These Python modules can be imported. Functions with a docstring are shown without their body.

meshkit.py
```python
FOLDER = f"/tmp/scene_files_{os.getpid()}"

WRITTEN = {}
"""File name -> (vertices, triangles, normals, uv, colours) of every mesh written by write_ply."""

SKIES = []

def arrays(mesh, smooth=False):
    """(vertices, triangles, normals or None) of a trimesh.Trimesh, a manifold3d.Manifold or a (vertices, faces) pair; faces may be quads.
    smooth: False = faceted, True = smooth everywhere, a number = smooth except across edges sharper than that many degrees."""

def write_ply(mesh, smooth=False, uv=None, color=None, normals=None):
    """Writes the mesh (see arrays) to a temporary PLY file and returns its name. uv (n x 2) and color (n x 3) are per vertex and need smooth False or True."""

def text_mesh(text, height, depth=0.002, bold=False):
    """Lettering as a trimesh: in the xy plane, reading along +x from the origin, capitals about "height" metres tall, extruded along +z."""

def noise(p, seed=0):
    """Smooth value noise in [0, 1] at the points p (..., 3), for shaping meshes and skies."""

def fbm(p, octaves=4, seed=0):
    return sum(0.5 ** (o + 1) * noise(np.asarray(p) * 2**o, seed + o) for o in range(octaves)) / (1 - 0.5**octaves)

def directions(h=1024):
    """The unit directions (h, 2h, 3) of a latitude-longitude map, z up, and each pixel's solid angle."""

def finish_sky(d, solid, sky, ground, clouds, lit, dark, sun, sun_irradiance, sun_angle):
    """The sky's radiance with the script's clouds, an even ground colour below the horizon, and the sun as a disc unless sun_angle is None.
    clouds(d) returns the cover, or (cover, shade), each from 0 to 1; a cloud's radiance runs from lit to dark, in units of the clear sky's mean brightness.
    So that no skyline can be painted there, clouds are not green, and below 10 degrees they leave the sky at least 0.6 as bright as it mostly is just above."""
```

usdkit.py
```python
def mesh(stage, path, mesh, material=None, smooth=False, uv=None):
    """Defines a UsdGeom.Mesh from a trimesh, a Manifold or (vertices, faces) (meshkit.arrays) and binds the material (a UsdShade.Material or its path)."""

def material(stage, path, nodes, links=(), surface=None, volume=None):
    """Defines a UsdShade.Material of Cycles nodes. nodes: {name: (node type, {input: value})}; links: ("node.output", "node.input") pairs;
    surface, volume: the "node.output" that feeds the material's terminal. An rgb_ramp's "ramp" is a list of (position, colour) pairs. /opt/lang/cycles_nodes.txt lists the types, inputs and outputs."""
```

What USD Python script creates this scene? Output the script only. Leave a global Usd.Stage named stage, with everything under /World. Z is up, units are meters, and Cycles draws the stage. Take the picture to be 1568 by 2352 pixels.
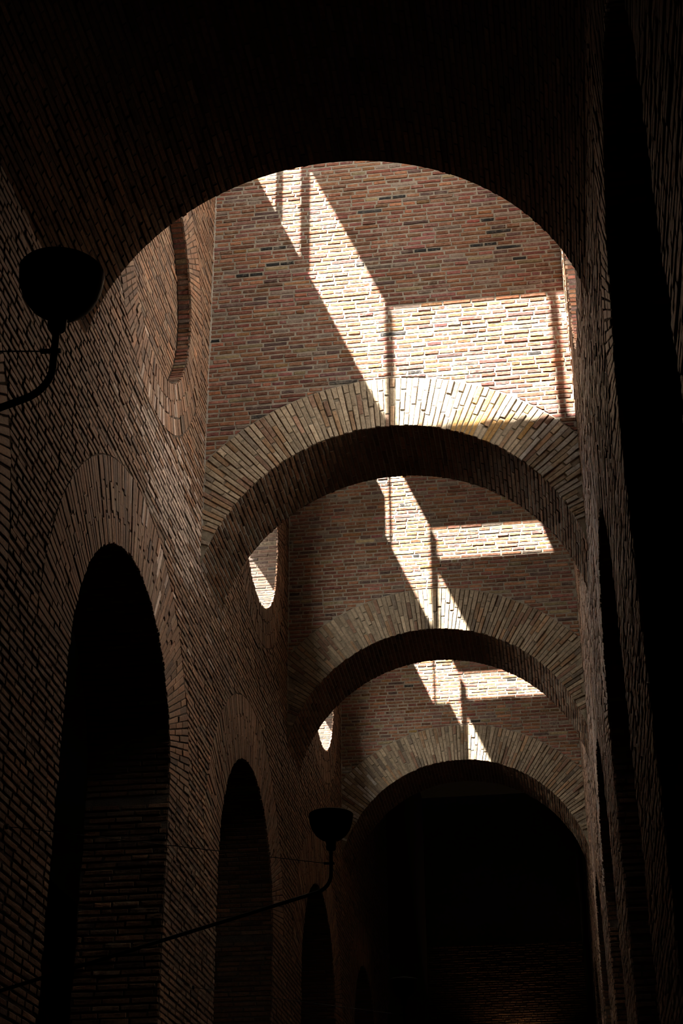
"""Tall brick nave seen from below: transverse arch walls, blind and open oculi, clerestory lanterns that let slanted sun in."""
import math
import numpy as np
import manifold3d as m3
import shapely
from shapely.geometry import Polygon, Point, box
from pxr import Gf, Sdf, Usd, UsdGeom, UsdLux, UsdShade, Vt
import usdkit

# ---------------------------------------------------------------- stage, camera, sun, sky, exposure
stage = Usd.Stage.CreateInMemory()
UsdGeom.SetStageUpAxis(stage, UsdGeom.Tokens.z)
UsdGeom.SetStageMetersPerUnit(stage, 1.0)
UsdGeom.Xform.Define(stage, '/World')
stage.SetDefaultPrim(stage.GetPrimAtPath('/World'))
T = Sdf.ValueTypeNames

FPX, YAW, PITCH, ROLL, CX = 3543.19, 0.13702, 0.50590, -0.00718, 3.9321      # focal length in pixels of the 1568 x 2352 frame
W_IMG, H_IMG = 1568, 2352
_fw = np.array([-math.sin(YAW) * math.cos(PITCH), math.cos(YAW) * math.cos(PITCH), math.sin(PITCH)])
_r0 = np.array([math.cos(YAW), math.sin(YAW), 0.0]); _u0 = np.cross(_r0, _fw)
CAM_R = math.cos(ROLL) * _r0 + math.sin(ROLL) * _u0
CAM_U = -math.sin(ROLL) * _r0 + math.cos(ROLL) * _u0
CAM_P = np.array([CX, 0.0, 0.0])
cam = UsdGeom.Camera.Define(stage, '/World/camera')
cam.CreateHorizontalApertureAttr(24.0); cam.CreateVerticalApertureAttr(36.0)
cam.CreateFocalLengthAttr(24.0 * FPX / W_IMG)
cam.CreateClippingRangeAttr(Gf.Vec2f(0.1, 200))
M = np.eye(4); M[0, :3], M[1, :3], M[2, :3], M[3, :3] = CAM_R, CAM_U, -_fw, CAM_P
cam.AddTransformOp().Set(Gf.Matrix4d(M.tolist()))
EXPOSURE = 0.0
cam.CreateExposureAttr(EXPOSURE)

SUN_K, SUN_S = 1.2, 2.4                                                       # sunlight travels along (1, SUN_K, -SUN_S)
sun = UsdLux.DistantLight.Define(stage, '/World/sun')
sun.CreateAngleAttr(0.53); sun.CreateNormalizeAttr(True); sun.CreateIntensityAttr(22.0); sun.CreateColorAttr(Gf.Vec3f(1.0, 0.93, 0.84))
_d = np.array([1.0, SUN_K, -SUN_S]); _d /= np.linalg.norm(_d)
_x = np.cross([0, 0, 1.0], -_d); _x /= np.linalg.norm(_x); _y = np.cross(-_d, _x)
SM = np.eye(4); SM[0, :3], SM[1, :3], SM[2, :3] = _x, _y, -_d
sun.AddTransformOp().Set(Gf.Matrix4d(SM.tolist()))
sky = UsdLux.DomeLight.Define(stage, '/World/sky')
sky.CreateIntensityAttr(4.2); sky.CreateColorAttr(Gf.Vec3f(1.0, 0.93, 0.84))

# ---------------------------------------------------------------- measures of the building (metres; eye level is z = 0)
NW = 4.6                                       # nave width: walls stand at x = 0 and x = NW
PITCH_Y, THICK = 6.0558, 1.2520                # bay pitch, thickness of the arch walls
YB = 16.0618                                   # near face of the second arch wall
ARC_X, ARC_Z, ARC_R, RING = 2.296, 7.7861, 2.3609, 0.7045
OPEN_Y, OPEN_R, OPEN_Z, OPEN_RING = 13.355, 1.807, 5.25, 0.84     # side arches of the bay before YB
OC_Y, OC_Z, OC_R, OC_RING = 13.66, 11.12, 1.43, 0.60              # oculi
SIDE_T = 0.90                                  # thickness of the side walls
FLOOR_Z, SILL, EAVE = -1.6, 15.75, 17.55
Y_BACK, Y_END = -3.0, 46.5
COURSE = 0.068
VAULT_Y = 4.2                                  # the first arch is the far end of a barrel vault that starts here
near_face = lambda n: YB + n * PITCH_Y         # n = -1 first wall in view, 0, 1, 2
far_face = lambda n: near_face(n) + THICK

# ---------------------------------------------------------------- materials
usdkit_material = lambda name, *a, **k: usdkit.material(stage, '/World/Looks/' + name, *a, **k)

def brick_material(name, smear, rough, bump=0.55, spec=0.35):
    """Brick body from the per-brick 'tint' primvar, mottled, with mortar smears and pits."""
    return usdkit_material(name, {
        'tint': ('attribute', {'attribute': 'tint'}),
        'pos': ('geometry', {}),
        'n1': ('noise_texture', {'scale': 22.0, 'detail': 5.0, 'roughness': 0.65}),
        'n2': ('noise_texture', {'scale': 2.6, 'detail': 4.0, 'roughness': 0.6}),
        'n3': ('noise_texture', {'scale': 75.0, 'detail': 4.0, 'roughness': 0.7}),
        'r1': ('rgb_ramp', {'ramp': [(0.25, (0.55, 0.52, 0.50)), (0.5, (1.0, 1.0, 1.0)), (0.75, (1.35, 1.36, 1.36))]}),
        'r3': ('rgb_ramp', {'ramp': [(0.30, (0.5, 0.48, 0.46)), (0.45, (1.0, 1.0, 1.0))]}),
        'mul': ('mix', {'mix_type': 'multiply', 'fac': 1.0}),
        'mul3': ('mix', {'mix_type': 'multiply', 'fac': 0.8}),
        'add': ('math', {'math_type': 'multiply'}),
        'rs': ('rgb_ramp', {'ramp': [(0.27, (0, 0, 0)), (0.42, (smear, smear, smear))]}),
        'smear': ('mix', {'mix_type': 'mix', 'color2': (0.23, 0.195, 0.15)}),
        'b1': ('bump', {'strength': bump, 'distance': 0.006}),
        'b2': ('bump', {'strength': bump, 'distance': 0.012}),
        'p': ('principled_bsdf', {'roughness': rough, 'specular_ior_level': spec}),
    }, [('pos.position', 'n1.vector'), ('pos.position', 'n2.vector'), ('pos.position', 'n3.vector'),
        ('n1.fac', 'r1.fac'), ('n3.fac', 'r3.fac'), ('tint.color', 'mul.color1'), ('r1.color', 'mul.color2'),
        ('mul.color', 'mul3.color1'), ('r3.color', 'mul3.color2'),
        ('n1.fac', 'add.value1'), ('n2.fac', 'add.value2'), ('add.value', 'rs.fac'), ('rs.color', 'smear.fac'),
        ('mul3.color', 'smear.color1'), ('smear.color', 'p.base_color'),
        ('n3.fac', 'b1.height'), ('n1.fac', 'b2.height'), ('b1.normal', 'b2.normal'), ('b2.normal', 'p.normal')], surface='p.BSDF')

def mortar_material(name, c0, c1):
    return usdkit_material(name, {
        'pos': ('geometry', {}),
        'n1': ('noise_texture', {'scale': 9.0, 'detail': 6.0, 'roughness': 0.7}),
        'n2': ('noise_texture', {'scale': 60.0, 'detail': 4.0, 'roughness': 0.7}),
        'r': ('rgb_ramp', {'ramp': [(0.3, c0), (0.68, c1)]}),
        'b': ('bump', {'strength': 0.7, 'distance': 0.008}),
        'p': ('principled_bsdf', {'roughness': 0.95, 'specular_ior_level': 0.15}),
    }, [('pos.position', 'n1.vector'), ('pos.position', 'n2.vector'), ('n1.fac', 'r.fac'), ('r.color', 'p.base_color'),
        ('n2.fac', 'b.height'), ('b.normal', 'p.normal')], surface='p.BSDF')

def plain_material(name, color, rough=0.8, metallic=0.0, spec=0.4):
    return usdkit_material(name, {
        'pos': ('geometry', {}), 'n': ('noise_texture', {'scale': 14.0, 'detail': 5.0}),
        'r': ('rgb_ramp', {'ramp': [(0.3, tuple(c * 0.75 for c in color)), (0.7, tuple(min(1, c * 1.2) for c in color))]}),
        'p': ('principled_bsdf', {'roughness': rough, 'metallic': metallic, 'specular_ior_level': spec}),
    }, [('pos.position', 'n.vector'), ('n.fac', 'r.fac'), ('r.color', 'p.base_color')], surface='p.BSDF')

MAT = {
    'red': brick_material('red_brick', 0.55, 0.9, spec=0.12),
    'vous': brick_material('buff_brick', 0.35, 0.9, spec=0.15),
    'side': brick_material('brown_brick', 0.22, 0.6, spec=0.6),
    'shaded': brick_material('shaded_brick', 0.12, 0.85, spec=0.1),  # darker brick, the shade of soffits and jambs put into its colour
    'mortar': mortar_material('pale_lime_mortar', (0.15, 0.127, 0.095), (0.28, 0.245, 0.195)),
    'mortar_dark': mortar_material('brown_lime_mortar', (0.05, 0.037, 0.027), (0.11, 0.085, 0.062)),
    'mortar_buff': mortar_material('buff_lime_mortar', (0.12, 0.096, 0.065), (0.26, 0.22, 0.16)),
    'mortar_pale': mortar_material('white_lime_mortar', (0.24, 0.21, 0.17), (0.42, 0.38, 0.32)),
    'concrete': plain_material('grey_concrete', (0.20, 0.19, 0.175)),
    'floor': plain_material('dark_stone_floor', (0.10, 0.085, 0.07)),
    'roof': plain_material('dark_zinc_roof', (0.12, 0.12, 0.12)),
    'steel': plain_material('black_painted_steel', (0.006, 0.006, 0.006), 0.55, spec=0.12),
    'wire': plain_material('steel_wire', (0.05, 0.045, 0.04), 0.5, 0.3),
}

MAT['lamp_glow'] = usdkit_material('lamp_glow', {'e': ('emission', {'color': (1.0, 0.62, 0.30), 'strength': 190.0})}, surface='e.emission')

# ---------------------------------------------------------------- prim helpers
used = {}
def numbered(parent, name):
    n = used.get((parent, name), 0); used[(parent, name)] = n + 1
    return name if n == 0 else f'{name}_{n:03d}'
def tag(p, label=None, cat=None, group=None, kind=None):
    for k, v in (('label', label), ('category', cat), ('group', group), ('kind', kind)):
        if v: p.SetCustomDataByKey(k, v)
    return p
def thing(name, label, cat, kind=None, group=None, loc=None):
    x = UsdGeom.Xform.Define(stage, '/World/' + numbered('/World', name))
    if loc is not None: x.AddTranslateOp().Set(Gf.Vec3d(*map(float, loc)))
    return tag(x.GetPrim(), label, cat, group, kind)
def part(parent, name, mesh, mat, smooth=False, tint=None, label=None, kind=None):
    path = str(parent.GetPath()) if parent is not None else '/World'
    m = usdkit.mesh(stage, path + '/' + numbered(path, name), mesh, MAT[mat], smooth)
    if tint is not None:
        UsdGeom.PrimvarsAPI(m).CreatePrimvar('tint', T.Color3fArray, 'vertex').Set(Vt.Vec3fArray.FromNumpy(np.asarray(tint, np.float32)))
    return tag(m.GetPrim(), label, kind=kind)

def box_mesh(x0, x1, y0, y1, z0, z1):
    return m3.Manifold.cube([x1 - x0, y1 - y0, z1 - z0]).translate([x0, y0, z0])
def extrude_poly(poly, h):
    """shapely polygon (with holes) in its own xy plane, extruded along z."""
    rings = [np.asarray(poly.exterior.coords)[:-1]] + [np.asarray(r.coords)[:-1] for r in poly.interiors]
    return m3.CrossSection(rings, m3.FillRule.EvenOdd).extrude(h)
def to_xz(man, y0):       # (u, v, w) -> (u, y0 + w, v)
    return man.transform(np.array([[1, 0, 0, 0], [0, 0, 1, y0], [0, 1, 0, 0]], float)) if False else man.rotate([90, 0, 0]).mirror([0, 1, 0]).translate([0, y0, 0])
def to_yz(man, x0):       # (u, v, w) -> (x0 + w, u, v)
    return man.rotate([90, 0, 0]).rotate([0, 0, 90]).translate([x0, 0, 0])
def circle(cx, cy, r, n=128):
    t = np.linspace(0, 2 * math.pi, n, endpoint=False)
    return Polygon(np.c_[cx + r * np.cos(t), cy + r * np.sin(t)])

# ---------------------------------------------------------------- where the camera looks
def project(P):
    d = np.asarray(P, float) - CAM_P
    z = np.maximum(d @ _fw, 0.05)
    return np.stack([784 + FPX * (d @ CAM_R) / z, 1176 - FPX * (d @ CAM_U) / z], -1), d @ _fw
def in_frame(P, mx=170, my=170):
    p, z = project(P)
    return (z > 0.3) & (p[..., 0] > -mx) & (p[..., 0] < W_IMG + mx) & (p[..., 1] > -my) & (p[..., 1] < H_IMG + my)
def seen(P):
    """Points that no arch wall hides."""
    P = np.asarray(P, float); ok = in_frame(P, 0, 0)
    for n in range(-2, 3):
        for y in (near_face(n), far_face(n)):
            t = y / np.maximum(P[:, 1], 1e-6); hit = P[:, 1] > y + 0.01
            x = CX + (P[:, 0] - CX) * t; z = P[:, 2] * t
            free = (z < ARC_Z) | ((x - ARC_X) ** 2 + (z - ARC_Z) ** 2 < ARC_R ** 2)
            ok &= ~hit | free
    return ok

# ---------------------------------------------------------------- bricks
ALBEDO = 0.55
NP = 8                                          # outline points of a brick
RECT = np.array([(-.5, -.5), (-.17, -.5), (.17, -.5), (.5, -.5), (.5, .5), (.17, .5), (-.17, .5), (-.5, .5)])
class Bricks:
    """Bricks gathered as outlines in local frames, later written as single parts (the largest in view) and one joined remainder."""
    def __init__(s, seed): s.rng = np.random.default_rng(seed); s.rows = []
    def add(s, o, u, v, n, L, H, taper=0.0, tint=(.3, .2, .1), h=0.004, poly=None, jit=1.0):
        s.rows.append((np.asarray(o, float), u, v, n, L, H, taper, tint, h, poly, jit))
    def arrays(s):
        R = s.rows; K = len(R); g = s.rng
        O = np.array([r[0] for r in R]); U = np.array([r[1] for r in R], float); V = np.array([r[2] for r in R], float); N = np.array([r[3] for r in R], float)
        L = np.array([r[4] for r in R]); H = np.array([r[5] for r in R]); tp = np.array([r[6] for r in R]); h = np.array([r[8] for r in R]); jit = np.array([r[10] for r in R])
        P = np.repeat(RECT[None], K, 0) * np.stack([L, H], -1)[:, None]
        P[..., 1] *= 1 + tp[:, None] * P[..., 0] / np.maximum(L, 1e-6)[:, None] * 2
        for i, r in enumerate(R):
            if r[9] is not None: P[i] = r[9]
        c = P.mean(1, keepdims=True)
        ext = np.maximum((P.max(1) - P.min(1)) / 2, 0.004)[:, None]
        rot = g.normal(0, 0.006, K) * jit
        P = P + np.stack([-rot[:, None] * (P - c)[..., 1], rot[:, None] * (P - c)[..., 0]], -1)
        P = P + g.uniform(-1, 1, P.shape) * np.array([0.005, 0.0028]) * jit[:, None, None]
        ch = 0.0045
        top = c + (P - c) * (1 - np.minimum(ch / ext, 0.4))
        hh = h[:, None] + g.normal(0, 0.0008, (K, NP))
        zb = np.full((K, NP), -0.022); zm = hh - 0.0035
        loc = lambda p, z: O[:, None] + p[..., :1] * U[:, None] + p[..., 1:] * V[:, None] + z[..., None] * N[:, None]
        verts = np.concatenate([loc(P, zb), loc(P, zm), loc(top, hh), loc(c, (h + 0.0006)[:, None])], 1)      # K x 3NP+1 x 3
        i = np.arange(NP); j = (i + 1) % NP; F = []
        for a in (0, NP): F += [np.c_[a + i, a + j, a + NP + j], np.c_[a + i, a + NP + j, a + NP + i]]
        F.append(np.c_[2 * NP + i, 2 * NP + j, np.full(NP, 3 * NP)])
        F = np.concatenate(F)
        tint = np.array([r[7] for r in R]) * ALBEDO
        area = L * H
        return verts, F, tint, O, N, area
    def write(s, parent, name, mat, most=300, stuff_name=None):
        if not s.rows: return
        verts, F, tint, O, N, area = s.arrays()
        d = O - CAM_P; dist = np.linalg.norm(d, axis=1)
        size = area * np.maximum(-(d * N).sum(1) / dist, 0) / dist ** 2 * FPX ** 2
        size = np.where(seen(O), size, 0)
        order = np.argsort(-size, kind='stable')
        single = [k for k in order[:most] if size[k] > 20]
        rest = np.setdiff1d(np.arange(len(O)), single)
        nv = verts.shape[1]
        for k in sorted(single):
            part(parent, name, (verts[k], F), mat, tint=np.repeat(tint[k][None], nv, 0))
        if len(rest):
            f = (F[None] + (np.arange(len(rest)) * nv)[:, None, None]).reshape(-1, 3)
            part(parent, stuff_name or name + '_fill', (verts[rest].reshape(-1, 3), f), mat, tint=np.repeat(tint[rest], nv, 0), kind='stuff')

def eight(poly):
    """A shapely polygon's convex outline as eight points, counter-clockwise."""
    c = np.asarray(shapely.geometry.polygon.orient(poly.convex_hull, 1.0).exterior.coords)[:-1]
    c = [np.array(p) for p in c]
    while len(c) > NP:
        a = [abs(np.cross(c[i] - c[i - 1], c[(i + 1) % len(c)] - c[i - 1])) for i in range(len(c))]
        c.pop(int(np.argmin(a)))
    while len(c) < NP:
        l = [np.linalg.norm(c[(i + 1) % len(c)] - c[i]) for i in range(len(c))]
        i = int(np.argmax(l)); c.insert(i + 1, (c[i] + c[(i + 1) % len(c)]) / 2)
    return np.array(c)

SOFT = np.random.default_rng(7).uniform(0, 6.28, (6, 3))
def soft(p, f):
    """Cheap smooth noise in about -1..1."""
    p = np.asarray(p) * f
    return float(sum(math.sin(p[0] * (1 + .31 * k) + p[1] * (1.3 - .23 * k) + p[2] * (.9 + .17 * k) + SOFT[k][0]) for k in range(6)) / 3.2)

def tint_red(g, p):
    r = g.random(); v = math.exp(g.normal(0, 0.20)) * (1 + 0.12 * soft(p, 1.1))
    if r < 0.008: c = (0.050, 0.045, 0.042)
    elif r < 0.035: c = (0.33, 0.245, 0.135)
    elif r < 0.09: c = (0.25, 0.18, 0.14)
    elif r < 0.15: c = (0.17, 0.10, 0.085)
    elif r < 0.30: c = (0.345, 0.155, 0.085)
    else: c = (0.285 + g.normal(0, .02), 0.124 + g.normal(0, .010), 0.079 + g.normal(0, .010))
    return tuple(max(0.02, x * v) for x in c)
def tint_vous(g, p):
    r = g.random(); v = math.exp(g.normal(0, 0.17))
    c = (0.60, 0.475, 0.325)
    if r < 0.12: c = (0.56, 0.36, 0.21)
    elif r < 0.22: c = (0.42, 0.26, 0.175)
    elif r < 0.30: c = (0.36, 0.29, 0.215)
    return tuple(x * v for x in c)
def tint_side(g, p):
    r = g.random(); v = math.exp(g.normal(0, 0.20)) * (1 + 0.15 * soft(p, 1.3))
    c = (0.365, 0.197, 0.108)
    if r < 0.12: c = (0.41, 0.26, 0.155)
    elif r < 0.20: c = (0.21, 0.12, 0.075)
    elif r < 0.34: c = (0.40, 0.195, 0.10)
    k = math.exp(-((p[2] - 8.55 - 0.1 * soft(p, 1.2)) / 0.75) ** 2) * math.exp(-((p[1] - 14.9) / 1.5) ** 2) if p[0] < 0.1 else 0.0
    if g.random() < 1.1 * k: c = (0.70, 0.52, 0.40)                     # glow on the wall under the first oculus, painted as paler bricks
    return tuple(max(0.02, x * v) for x in c)

def tint_reveal(g, p):                            # sky light on the lower, upward-facing oculus linings, painted as a paler tint
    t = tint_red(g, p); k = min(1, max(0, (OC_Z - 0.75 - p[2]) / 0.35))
    if p[0] < 0.1 and p[1] > 18: return tuple(0.15 * x + 0.85 * y for x, y in zip(t, (0.055, 0.047, 0.040)))   # darker linings of the open oculi
    return tuple(x + (y - x) * k for x, y in zip(t, (0.40, 0.335, 0.275)))

def tint_shaded(g, p):  # shade under arches and in jambs, painted as a darker side-brick tint
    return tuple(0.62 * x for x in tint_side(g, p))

def courses(B, o, u, v, n, region, tint, v0, v1, u0, u1, relief=0.004, rvar=0.003, clip=None, frame=True, stretch=0.335, head=0.185):
    """Horizontal courses over region (shapely, in u/v); alternate rows of stretchers and headers, cut at the region's edges."""
    o, u, v, n = (np.asarray(a, float) for a in (o, u, v, n)); g = B.rng
    shapely.prepare(region)
    k0 = int(round(v0 / COURSE))
    rows = int((v1 - v0) / COURSE)
    for k in range(rows):
        z = (k0 + k + 0.5) * COURSE + g.normal(0, 0.0012)
        row_h = 0.046 + g.normal(0, 0.0018)
        wave = g.uniform(0, 6.28)
        step = stretch if (k0 + k) % 2 else head
        x = u0 - g.uniform(0, step)
        while x < u1:
            L = step * (1 + g.normal(0, 0.045))
            if g.random() < 0.07: L *= 0.62
            a, b = max(x, u0), min(x + L, u1); x += L
            joint = 0.017 + abs(g.normal(0, 0.005))
            if b - a < 0.06: continue
            zc = z + 0.003 * math.sin(1.7 * a + wave)
            cen = o + (a + b) / 2 * u + zc * v
            if frame and not in_frame(cen): continue
            h = max(-0.0015, relief + g.normal(0, rvar))
            t = tint(g, cen)
            rect = box(a + joint / 2, zc - row_h / 2, b - joint / 2, zc + row_h / 2)
            if shapely.contains_properly(region, rect):
                B.add(cen, u, v, n, b - a - joint, row_h, 0, t, h)
            else:
                q = rect.intersection(region)
                if q.is_empty: continue
                if q.geom_type != 'Polygon': q = max(q.geoms, key=lambda s_: s_.area)
                if q.geom_type != 'Polygon' or q.area < 0.0016: continue
                e = eight(q) - np.array([(a + b) / 2, zc])
                B.add(cen, u, v, n, (b - a) * q.area / rect.area, row_h, 0, t, h, e, 0.5)

def ring(B, o, u, v, n, c, r0, r1, a0, a1, tint, layers, pitch=0.062, relief=0.005, rvar=0.004, region=None, frame=True):
    """Voussoirs on a flat face: radial bricks round centre c from r0 to r1. layers: lists of relative breaks, taken in turn."""
    o, u, v, n = (np.asarray(a, float) for a in (o, u, v, n)); g = B.rng
    K = int(round((a1 - a0) * (r0 + 0.15) / pitch)); da = (a1 - a0) / K
    for k in range(K):
        a = a0 + (k + 0.5) * da + g.normal(0, 0.03) * da
        br = layers[k % len(layers)]
        e, t_ = math.cos(a) * u + math.sin(a) * v, -math.sin(a) * u + math.cos(a) * v
        for s, q in zip(br[:-1], br[1:]):
            s = s if s in (0, 1) else s + g.normal(0, 0.012); q = q if q in (0, 1) else q + g.normal(0, 0.012)
            ra, rb = r0 + s * (r1 - r0) + (0.006 if s > 0 else 0), r0 + q * (r1 - r0) - 0.006
            if s == 0: ra -= g.uniform(-0.006, 0.010)
            rm = (ra + rb) / 2
            pu, pv = c[0] + rm * math.cos(a), c[1] + rm * math.sin(a)
            if region is not None and not region.contains(Point(pu, pv)): continue
            cen = o + pu * u + pv * v
            if frame and not in_frame(cen): continue
            wa, wb = (max(0.02, min(r * da - 0.013, 0.066)) for r in (ra, rb))
            wm = (wa + wb) / 2
            L = rb - ra
            poly = None
            if region is not None:
                ends = [(c[0] + r * math.cos(a), c[1] + r * math.sin(a)) for r in (ra - 0.004, rb + 0.004)]
                if not (region.contains(Point(ends[0])) and region.contains(Point(ends[1]))):
                    T4 = [(-L / 2, -wa / 2), (L / 2, -wb / 2), (L / 2, wb / 2), (-L / 2, wa / 2)]
                    back = lambda p: (pu + p[0] * math.cos(a) - p[1] * math.sin(a), pv + p[0] * math.sin(a) + p[1] * math.cos(a))
                    q_ = Polygon([back(p) for p in T4]).intersection(region)
                    if q_.is_empty or q_.geom_type != 'Polygon' or q_.area < 0.001: continue
                    w_ = eight(q_) - np.array([pu, pv])
                    poly = np.c_[w_[:, 0] * math.cos(a) + w_[:, 1] * math.sin(a), -w_[:, 0] * math.sin(a) + w_[:, 1] * math.cos(a)]
            B.add(cen, e, t_, n, L, wm, (wb - wa) / (wb + wa), tint(g, cen), max(0.0, relief + g.normal(0, rvar)), poly, 0.8)

def barrel(B, centre, axis, e1, e2, r, a0, a1, d0, d1, tint, pitch=0.064, relief=0.004, rvar=0.004, step=0.30, clip=None, frame=True):
    """Bricks lining a cylinder about centre + axis * d, faces towards the axis, between angles a0..a1 and depths d0..d1."""
    centre, axis, e1, e2 = (np.asarray(a, float) for a in (centre, axis, e1, e2)); g = B.rng
    K = int(round((a1 - a0) * r / pitch)); da = (a1 - a0) / K
    for k in range(K):
        a = a0 + (k + 0.5) * da
        e = math.cos(a) * e1 + math.sin(a) * e2
        x = d0 - (g.uniform(0, 0.03) if k % 2 else step * 0.5)
        while x < d1:
            s, q = max(x, d0), min(x + step, d1); x += step
            if q - s < 0.05: continue
            cen = centre + r * e + axis * (s + q) / 2
            if clip is not None and not clip(cen): continue
            if frame and not in_frame(cen): continue
            nrm = -e; v = np.cross(nrm, axis)
            B.add(cen, axis, v, nrm, q - s - 0.016, 0.045, 0, tint(g, cen), max(0.0, relief + g.normal(0, rvar)))

X, Y, Z = np.eye(3)
RECESS = 0.004                                   # the mortar lies this far behind the wall plane

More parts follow.
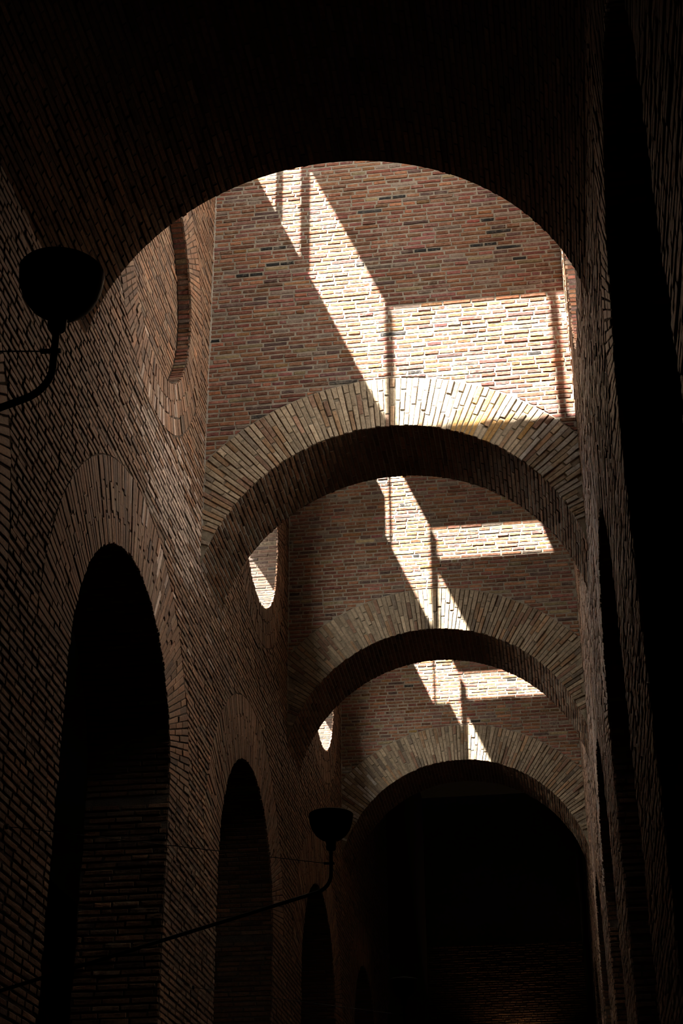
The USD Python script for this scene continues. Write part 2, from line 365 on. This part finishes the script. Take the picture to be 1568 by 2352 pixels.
# ---------------------------------------------------------------- transverse arch walls
LAYERS_BIG = [(0, .30, .72, 1), (0, .52, 1), (0, .42, .80, 1), (0, .24, .62, 1)]
LABELS = {
    -1: 'unlit brick barrel vault overhead, its dark arch edge framing the top of the view',
    0: 'second brick arch wall with the largest sun patch and a ring of pale voussoirs',
    1: 'third brick arch wall, seen through the second arch, a sun bar across its red courses',
    2: 'fourth and farthest brick arch wall, its arch opening onto the black end of the hall',
}
DARK_BRICKS = [(0.87, 12.81), (0.47, 12.66), (0.75, 13.09), (3.69, 13.24), (2.39, 13.79), (4.08, 12.53), (2.84, 12.82), (4.05, 12.75), (0.11, 11.68), (3.62, 12.83)]
def arch_wall(n, z_bricks):
    y0 = near_face(n) if n >= 0 else VAULT_Y; g_ = 100 + n
    thick = far_face(n) - y0
    w = thing('arch_wall', LABELS[n], 'wall', kind='structure')
    shape = box(0, FLOOR_Z, NW, EAVE + 0.2).difference(circle(ARC_X, ARC_Z, ARC_R + RECESS, 200)).difference(box(-1, FLOOR_Z - 1, NW + 1, ARC_Z))
    shape = max(shape.geoms, key=lambda s: s.area) if shape.geom_type != 'Polygon' else shape
    part(w, 'wall_core', to_xz(extrude_poly(shape, thick - 2 * RECESS), y0 + RECESS), 'mortar' if n >= 0 else 'mortar_dark')
    face = box(0.004, ARC_Z, NW - 0.004, EAVE)
    o = (0, y0, 0)
    # mortar bed of the ring: a buff band let into the core
    band = circle(ARC_X, ARC_Z, ARC_R + RING, 200).difference(circle(ARC_X, ARC_Z, ARC_R + RECESS, 200)).intersection(box(0, ARC_Z, NW, 20))
    for b in (band.geoms if band.geom_type != 'Polygon' else [band]):
        part(w, 'ring_mortar', to_xz(extrude_poly(b, 0.01), y0 + RECESS - 0.001), 'mortar_buff')
    zs = ARC_Z + 0.3
    a_lo = math.asin((zs - ARC_Z) / (ARC_R + RING)) - 0.12
    B = Bricks(g_)
    def tv(g, p):
        t = tint_vous(g, p)
        if n == 0:                                                      # lime bloom down the right haunch, ochre bricks low on the right flank
            if p[0] > 3.95 and p[2] < 10.0 and g.random() < 0.55: t = (0.72, 0.67, 0.57)
            if 3.1 < p[0] < 4.1 and 9.9 < p[2] < 10.5 and g.random() < 0.45: t = (0.58, 0.34, 0.12)
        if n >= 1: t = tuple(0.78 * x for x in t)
        if n == 2 and p[0] < 0.7 and g.random() < 0.4: t = (0.72, 0.67, 0.6)
        return t
    ring(B, o, X, Z, -Y, (ARC_X, ARC_Z), ARC_R, ARC_R + RING, 0.10, math.pi - 0.10, tv, LAYERS_BIG, region=face, relief=0.006, rvar=0.004)
    B.write(w, 'voussoir', 'vous')
    B = Bricks(g_ + 20)
    def tr(g, p):
        t = tint_red(g, p)
        if n == 2 and p[0] < 1.2 and p[2] < 10.4 and g.random() < 0.25: t = (0.42, 0.39, 0.38)
        if n >= 1: t = tuple(x * f for x, f in zip(t, (1.08, 1.14, 1.12)))
        if n == 0 and any(abs(p[0] - a) < 0.17 and abs(p[2] - b) < 0.034 for a, b in DARK_BRICKS): t = (0.035, 0.033, 0.032)
        return t
    courses(B, o, X, Z, -Y, face.difference(circle(ARC_X, ARC_Z, ARC_R + RING + 0.012, 200)), tr, ARC_Z, z_bricks, 0.0, NW, relief=0.001, rvar=0.0028)
    B.write(w, 'brick', 'red')
    if n >= 0:                                                          # ragged lime fillet up the left corner
        g = np.random.default_rng(g_); zz = np.arange(ARC_Z + 1.1, min(z_bricks, 15.2), 0.034)
        edge = [(0.012 + 0.016 * abs(math.sin(3.1 * z + n)) * g.random() + 0.006 * g.random(), z) for z in zz]
        part(w, 'corner_mortar', to_xz(extrude_poly(Polygon([(0.001, zz[0])] + edge + [(0.001, zz[-1])]), 0.012), y0 - 0.005), 'mortar_pale')
    B = Bricks(g_ + 40)
    a_s = math.acos(min(1, (NW - ARC_X) / ARC_R))
    barrel(B, (ARC_X, y0, ARC_Z), Y, X, Z, ARC_R, a_s, math.pi - math.acos(min(1, ARC_X / ARC_R)), 0.0, thick, tint_shaded)
    B.write(w, 'soffit_brick', 'shaded')
    return w
for n, zb in ((-1, 11.6), (0, EAVE), (1, 15.0), (2, 14.0)):
    arch_wall(n, zb)

# ---------------------------------------------------------------- side walls with their arches and oculi
BAYS = range(-2, 6)
def side_wall(side):
    left = side == 'left'
    x0 = 0.0 if left else NW
    n = X if left else -X
    u = Y if left else -Y
    s = 1 if left else -1                        # u = s * y
    w = thing('wall_' + side, ('long left' if left else 'long right') + ' brick side wall of the hall, pierced by tall arches with round oculi above', 'wall', kind='structure')
    solid = box(Y_BACK, FLOOR_Z, Y_END, SILL if left else EAVE + 0.2)
    if not left: solid = solid.difference(box(12.9, 13.6, 14.5, 99))  # added opening out of view, lets sky light onto the left wall
    holes, blind = [], []
    for b in BAYS:
        cy = OPEN_Y + b * PITCH_Y
        if cy - OPEN_R < Y_BACK + 0.3 or cy + OPEN_R > Y_END - 0.3: continue
        holes.append(circle(cy, OPEN_Z, OPEN_R, 128).union(box(cy - OPEN_R, FLOOR_Z - 1, cy + OPEN_R, OPEN_Z)))
        if b in (0, 1, 2):
            oc = circle(OC_Y + b * PITCH_Y, OC_Z, OC_R, 128)
            (blind if (b == 0) == left else holes).append(oc)
    allh = shapely.union_all(holes + blind)
    grown = shapely.union_all([h.buffer(RECESS) for h in holes])
    mo = 'mortar_dark'
    core = solid.difference(grown)
    back = -SIDE_T if left else NW + RECESS
    full = extrude_poly(core, SIDE_T - RECESS)
    core_m = to_yz(full, back)
    if blind:                                     # the blind oculus is a shallow recess
        for h in blind: core_m = core_m - to_yz(extrude_poly(h.buffer(RECESS), 0.3), -0.174 if left else NW - 0.126)
    part(w, 'wall_core', core_m, mo)
    o = (x0, 0, 0)
    flip = lambda p: p if left else shapely.affinity.scale(p, -1, 1, origin=(0, 0))
    y_lo, y_hi = 3.0, 36.0
    rings = [circle(OPEN_Y + b * PITCH_Y, OPEN_Z, OPEN_R + OPEN_RING, 128).intersection(box(-90, OPEN_Z, 90, 99)) for b in BAYS]
    oc_rings = [circle(OC_Y + b * PITCH_Y, OC_Z, OC_R + OC_RING, 128) for b in (0, 1, 2)]
    if not left: allh = allh.union(box(12.9, 13.6, 14.5, 99))
    plain = box(y_lo, 0.5, y_hi, (SILL if left else EAVE) - 0.02).difference(shapely.union_all(rings + oc_rings).buffer(0.008)).difference(allh)
    g_ = 300 if left else 500
    B = Bricks(g_)
    uu = (y_lo, y_hi) if left else (-y_hi, -y_lo)
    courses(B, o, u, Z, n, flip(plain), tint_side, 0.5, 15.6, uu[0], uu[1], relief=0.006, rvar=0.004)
    if blind:
        for h in blind:
            q = flip(h.buffer(-0.01)); bb = q.bounds
            courses(B, (-0.17 if left else NW + 0.17, 0, 0), u, Z, n, q, tint_side, OC_Z - OC_R, OC_Z + OC_R, bb[0], bb[2], relief=0.004, rvar=0.003)
    B.write(w, 'brick', 'side')
    BV, BO, BR, BJ = Bricks(g_ + 1), Bricks(g_ + 2), Bricks(g_ + 3), Bricks(g_ + 4)
    L3 = [(0, .33, .66, 1), (0, .36, .66, 1), (0, .33, .63, 1)]
    for b in range(-1, 4):
        cy = OPEN_Y + b * PITCH_Y
        ring(BV, o, u, Z, n, (s * cy, OPEN_Z), OPEN_R, OPEN_R + OPEN_RING, 0.0, math.pi, tint_side, [(0, .36, .7, 1), (0, .5, 1), (0, .3, .64, 1)], relief=0.006, rvar=0.004)
        ax, d0, d1 = (X, -SIDE_T, 0.0) if left else (X, NW, NW + SIDE_T)
        barrel(BJ, (0, cy, OPEN_Z), ax, Y, Z, OPEN_R, 0.0, math.pi, d0, d1, tint_shaded)
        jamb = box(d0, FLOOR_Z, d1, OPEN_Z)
        courses(BJ, (0, cy + OPEN_R, 0), X, Z, -Y, jamb, tint_shaded, 0.5, OPEN_Z, d0, d1, relief=0.006, rvar=0.004, stretch=0.30, head=0.30)
        if b in (0, 1, 2):
            oy = OC_Y + b * PITCH_Y
            ring(BO, o, u, Z, n, (s * oy, OC_Z), OC_R, OC_R + OC_RING, 0.0, 2 * math.pi, tint_side, L3, relief=0.005, rvar=0.004)
            dd0, dd1 = ((-0.17, 0.0) if b == 0 else (-SIDE_T, 0.0)) if left else ((NW, NW + SIDE_T) if b == 0 else (NW, NW + 0.17))
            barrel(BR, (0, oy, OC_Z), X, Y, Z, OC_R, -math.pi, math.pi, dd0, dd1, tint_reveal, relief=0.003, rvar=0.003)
    BV.write(w, 'arch_voussoir', 'side'); BO.write(w, 'oculus_voussoir', 'side'); BR.write(w, 'oculus_reveal_brick', 'red'); BJ.write(w, 'jamb_brick', 'shaded')
side_wall('left'); side_wall('right')

# ---------------------------------------------------------------- floor, aisles, ends, ceilings
AX0, AX1 = -6.0, NW + 6.0
def slab(name, label, cat, mat, *b):
    return tag(part(None, name, box_mesh(*b), mat), label, cat, kind='structure')
slab('floor', 'dark stone floor of the hall, below the view', 'floor', 'floor', AX0, AX1, Y_BACK, Y_END, FLOOR_Z - 0.2, FLOOR_Z)
slab('wall_aisle_left', 'outer wall of the dark left aisle behind the arches', 'wall', 'mortar_dark', AX0 - 0.3, AX0, Y_BACK, Y_END, FLOOR_Z, 8.7)
slab('wall_aisle_right', 'outer wall of the dark right aisle behind the arches', 'wall', 'mortar_dark', AX1, AX1 + 0.3, Y_BACK, Y_END, FLOOR_Z, 8.7)
slab('aisle_roof', 'flat roof over the dark left aisle', 'roof', 'concrete', AX0, -SIDE_T, Y_BACK, Y_END, 8.5, 8.7)
slab('aisle_roof', 'flat roof over the dark right aisle', 'roof', 'concrete', NW + SIDE_T, AX1, Y_BACK, Y_END, 8.5, 8.7)
slab('wall_back', 'dark wall closing the hall behind the viewer', 'wall', 'mortar_dark', AX0, AX1, Y_BACK - 0.3, Y_BACK, FLOOR_Z, EAVE + 0.2)
slab('ceiling', 'solid dark ceiling over the near bays, before the barrel vault', 'ceiling', 'roof', 0, NW, Y_BACK, VAULT_Y, SILL - 0.2, SILL)
slab('ceiling', 'solid dark ceiling over the far end of the hall', 'ceiling', 'roof', 0, NW, far_face(2), Y_END, SILL - 0.2, SILL)

slab('added_block_wall', 'added tall cross wall right of the hall, unseen, blocking sky light through the oculus', 'wall', 'mortar_dark', NW + SIDE_T, 15.0, near_face(0), far_face(0), 8.7, 25.0)  # added to keep oculus sky light off the far left wall and vault
slab('added_sky_block', 'added low block beyond the left aisle, unseen, screening low sky from the oculi', 'sky_blocker', 'mortar_dark', AX0 - 3.0, AX0 - 0.3, Y_BACK, Y_END, FLOOR_Z, 11.5)  # added to cut the low sky light entering the left oculi

# ---------------------------------------------------------------- lanterns: raised roofs with a glazed left side and front over the lit bays
def lantern(b):
    yw = near_face(b); y_far = far_face(b - 1); a = lambda x: yw - SUN_K * x
    yg = a(2.35)
    words = ('nearest', 'middle', 'farthest')[b]
    t = thing('roof_lantern', f'{words} raised roof lantern with open clerestory posts above the {("first", "second", "third")[b]} lit bay', 'skylight', kind='structure')
    part(t, 'roof_slab', box_mesh(0.0, NW + 0.3, yg, yw, EAVE, EAVE + 0.15), 'roof')
    post = lambda x0, x1, z0=SILL, z1=EAVE, w=0.04: part(t, 'post', box_mesh(-w / 2, w / 2, a(x1) + SUN_K * w / 2, a(x0) - SUN_K * w / 2, z0, z1), 'steel')
    if b == 0:
        part(t, 'ceiling_slab', box_mesh(0, NW, y_far, yg, SILL - 0.2, SILL), 'roof')
        post(0.84, 0.945); post(1.18, 1.325); post(2.285, 2.415)
        part(t, 'front_post', box_mesh(2.05, 2.15, yg - 0.02, yg + 0.02, SILL, EAVE), 'steel')
    else:
        low = 16.98
        part(t, 'clerestory_panel', box_mesh(-0.06, 0.0, y_far, a(3.0), SILL, low), 'roof')
        part(t, 'low_roof_slab', box_mesh(0, NW, y_far, yg, low, low + 0.06), 'roof')
        part(t, 'gable_panel', to_xz(extrude_poly(Polygon([(1.93, low + 0.06), (NW, low + 0.06), (NW, EAVE), (1.78, EAVE)]), 0.05), yg), 'roof')
        if b == 1:
            post(2.31, 2.455); post(1.665, 1.72, w=0.03)
            part(t, 'sill_block', box_mesh(-0.04, 0.0, a(1.62), yw, SILL, 16.48), 'roof')
        else:
            post(2.355, 2.50); post(1.84, 1.895, w=0.03)
            part(t, 'sill_block', to_yz(extrude_poly(Polygon([(a(2.36), SILL), (a(1.84), SILL), (a(2.15), 16.5), (a(2.36), 16.5)]), 0.04), -0.04), 'roof')
for b in (0, 1, 2): lantern(b)

# ---------------------------------------------------------------- end wall
e = thing('wall_end', 'far end wall of the hall, a faint warm glow at the bottom of the picture', 'wall', kind='structure')
part(e, 'wall_core', box_mesh(AX0, AX1, Y_END + RECESS, Y_END + 0.3, FLOOR_Z, EAVE + 0.2), 'mortar_dark')
B = Bricks(900)
courses(B, (0, Y_END, 0), X, Z, -Y, box(0.0, 6.0, NW, 11.0), tint_side, 6.0, 11.0, 0.0, NW, relief=0.006)
B.write(e, 'brick', 'side')

# ---------------------------------------------------------------- bowl uplights on bracket arms
def lathe(profile, n=40):
    p = np.asarray(profile, float)
    return m3.CrossSection([p]).revolve(n)
def tube(pts, r, n=12):
    """Round tube along points."""
    pts = np.asarray(pts, float); V, F = [], []
    up = np.array([0, 1.0, 0])
    for i, p in enumerate(pts):
        d = pts[min(i + 1, len(pts) - 1)] - pts[max(i - 1, 0)]; d /= np.linalg.norm(d)
        a = np.cross(d, up if abs(d @ up) < 0.95 else X); a /= np.linalg.norm(a); b_ = np.cross(d, a)
        V += [p + r * (math.cos(q) * a + math.sin(q) * b_) for q in np.linspace(0, 2 * math.pi, n, endpoint=False)]
    for i in range(len(pts) - 1):
        for k in range(n):
            q = (k + 1) % n
            F += [(i * n + k, i * n + q, (i + 1) * n + q), (i * n + k, (i + 1) * n + q, (i + 1) * n + k)]
    c0, c1 = len(V), len(V) + 1; V += [pts[0], pts[-1]]; m = (len(pts) - 1) * n
    for k in range(n):
        q = (k + 1) % n; F += [(c0, q, k), (c1, m + k, m + q)]
    F = np.array(F)[:, ::-1]
    return (np.array(V), F)
def uplight(x, y, rim_z, slope, wire_up, label):
    """Bowl on a swan-neck arm from the left wall, braced by a stay wire. Local origin: the wall plate."""
    D = 0.315; R = D / 2
    zs = rim_z - 0.41                                              # lower end of the straight stem
    bend = 0.13
    arm = [(x, 0, rim_z - 0.20), (x, 0, zs)]
    th_end = math.pi / 2 - math.atan(slope)
    cx, cz = x - bend, zs
    for q in np.linspace(0, th_end, 10)[1:]: arm.append((cx + bend * math.cos(q), 0, cz - bend * math.sin(q)))
    xe, ze = arm[-1][0], arm[-1][2]
    wall_z = ze - slope * xe
    arm.append((0.0, 0, wall_z)); arm = np.array(arm) - [0, 0, wall_z]
    t = thing('bowl_uplight', label, 'lamp', loc=(0.014, y, wall_z))
    rz = rim_z - wall_z
    bowl = [(0.028, -0.178), (0.07, -0.165), (0.108, -0.135), (0.135, -0.095), (0.150, -0.05), (R - 0.002, -0.01), (R, 0.012), (R - 0.006, 0.016),
            (R - 0.010, 0.010), (0.143, -0.048), (0.128, -0.09), (0.10, -0.128), (0.06, -0.155), (0.0, -0.165), (0.0, -0.178)]
    part(t, 'bowl', lathe(bowl).translate([x, 0, rz]), 'steel', smooth=40)
    part(t, 'collar', lathe([(0, -0.242), (0.031, -0.242), (0.034, -0.236), (0.036, -0.172), (0.0, -0.172)], 28).translate([x, 0, rz]), 'steel', smooth=40)
    part(t, 'arm', tube(arm, 0.0135, 14), 'steel', smooth=40)
    part(t, 'wall_plate', m3.Manifold.cylinder(0.014, 0.07, 0.066, 28).rotate([0, 90, 0]), 'steel', smooth=40)
    wz = rz - 0.335
    part(t, 'wire_clamp', tube([(x - 0.05, 0, wz), (x + 0.024, 0, wz - 0.004)], 0.009, 10), 'steel', smooth=40)
    part(t, 'stay_wire', tube([(0.0, 0, wz + wire_up * x), (x - 0.04, 0, wz)], 0.0028, 8), 'wire')
    part(t, 'wire_anchor', m3.Manifold.cylinder(0.02, 0.022, 0.018, 16).rotate([0, 90, 0]).translate([0, 0, wz + wire_up * x]), 'steel')
uplight(2.27, 4.40, 3.55, 0.34, 0.10, 'nearest black bowl uplight on a curved wall arm, large at the upper left')
uplight(2.385, 10.46, 3.40, 0.265, 0.16, 'middle black bowl uplight on a long sloping arm, before the left wall')
uplight(2.265, 16.50, 3.535, 0.265, 0.157, 'farthest black bowl uplight, lost in the dark of the arch at the bottom')

def lit_uplight():
    t = thing('pole_uplight', "uplight on a tall pole before the end wall, below the picture's lower edge", 'lamp', loc=(2.6, Y_END - 0.36, FLOOR_Z))
    part(t, 'base', m3.Manifold.cylinder(0.04, 0.16, 0.15, 32), 'steel', smooth=40)
    part(t, 'stem', m3.Manifold.cylinder(8.65, 0.03, 0.03, 16).translate([0, 0, 0.04]), 'steel', smooth=40)
    part(t, 'bowl', lathe([(0.03, 0.0), (0.10, 0.04), (0.15, 0.12), (0.16, 0.26), (0.152, 0.26), (0.14, 0.12), (0.09, 0.05), (0.0, 0.03), (0.0, 0.0)]).translate([0, 0, 8.65]), 'steel', smooth=40)
    part(t, 'lens', m3.Manifold.cylinder(0.01, 0.08, 0.08, 24).translate([0, 0, 8.71]), 'lamp_glow')
lit_uplight()
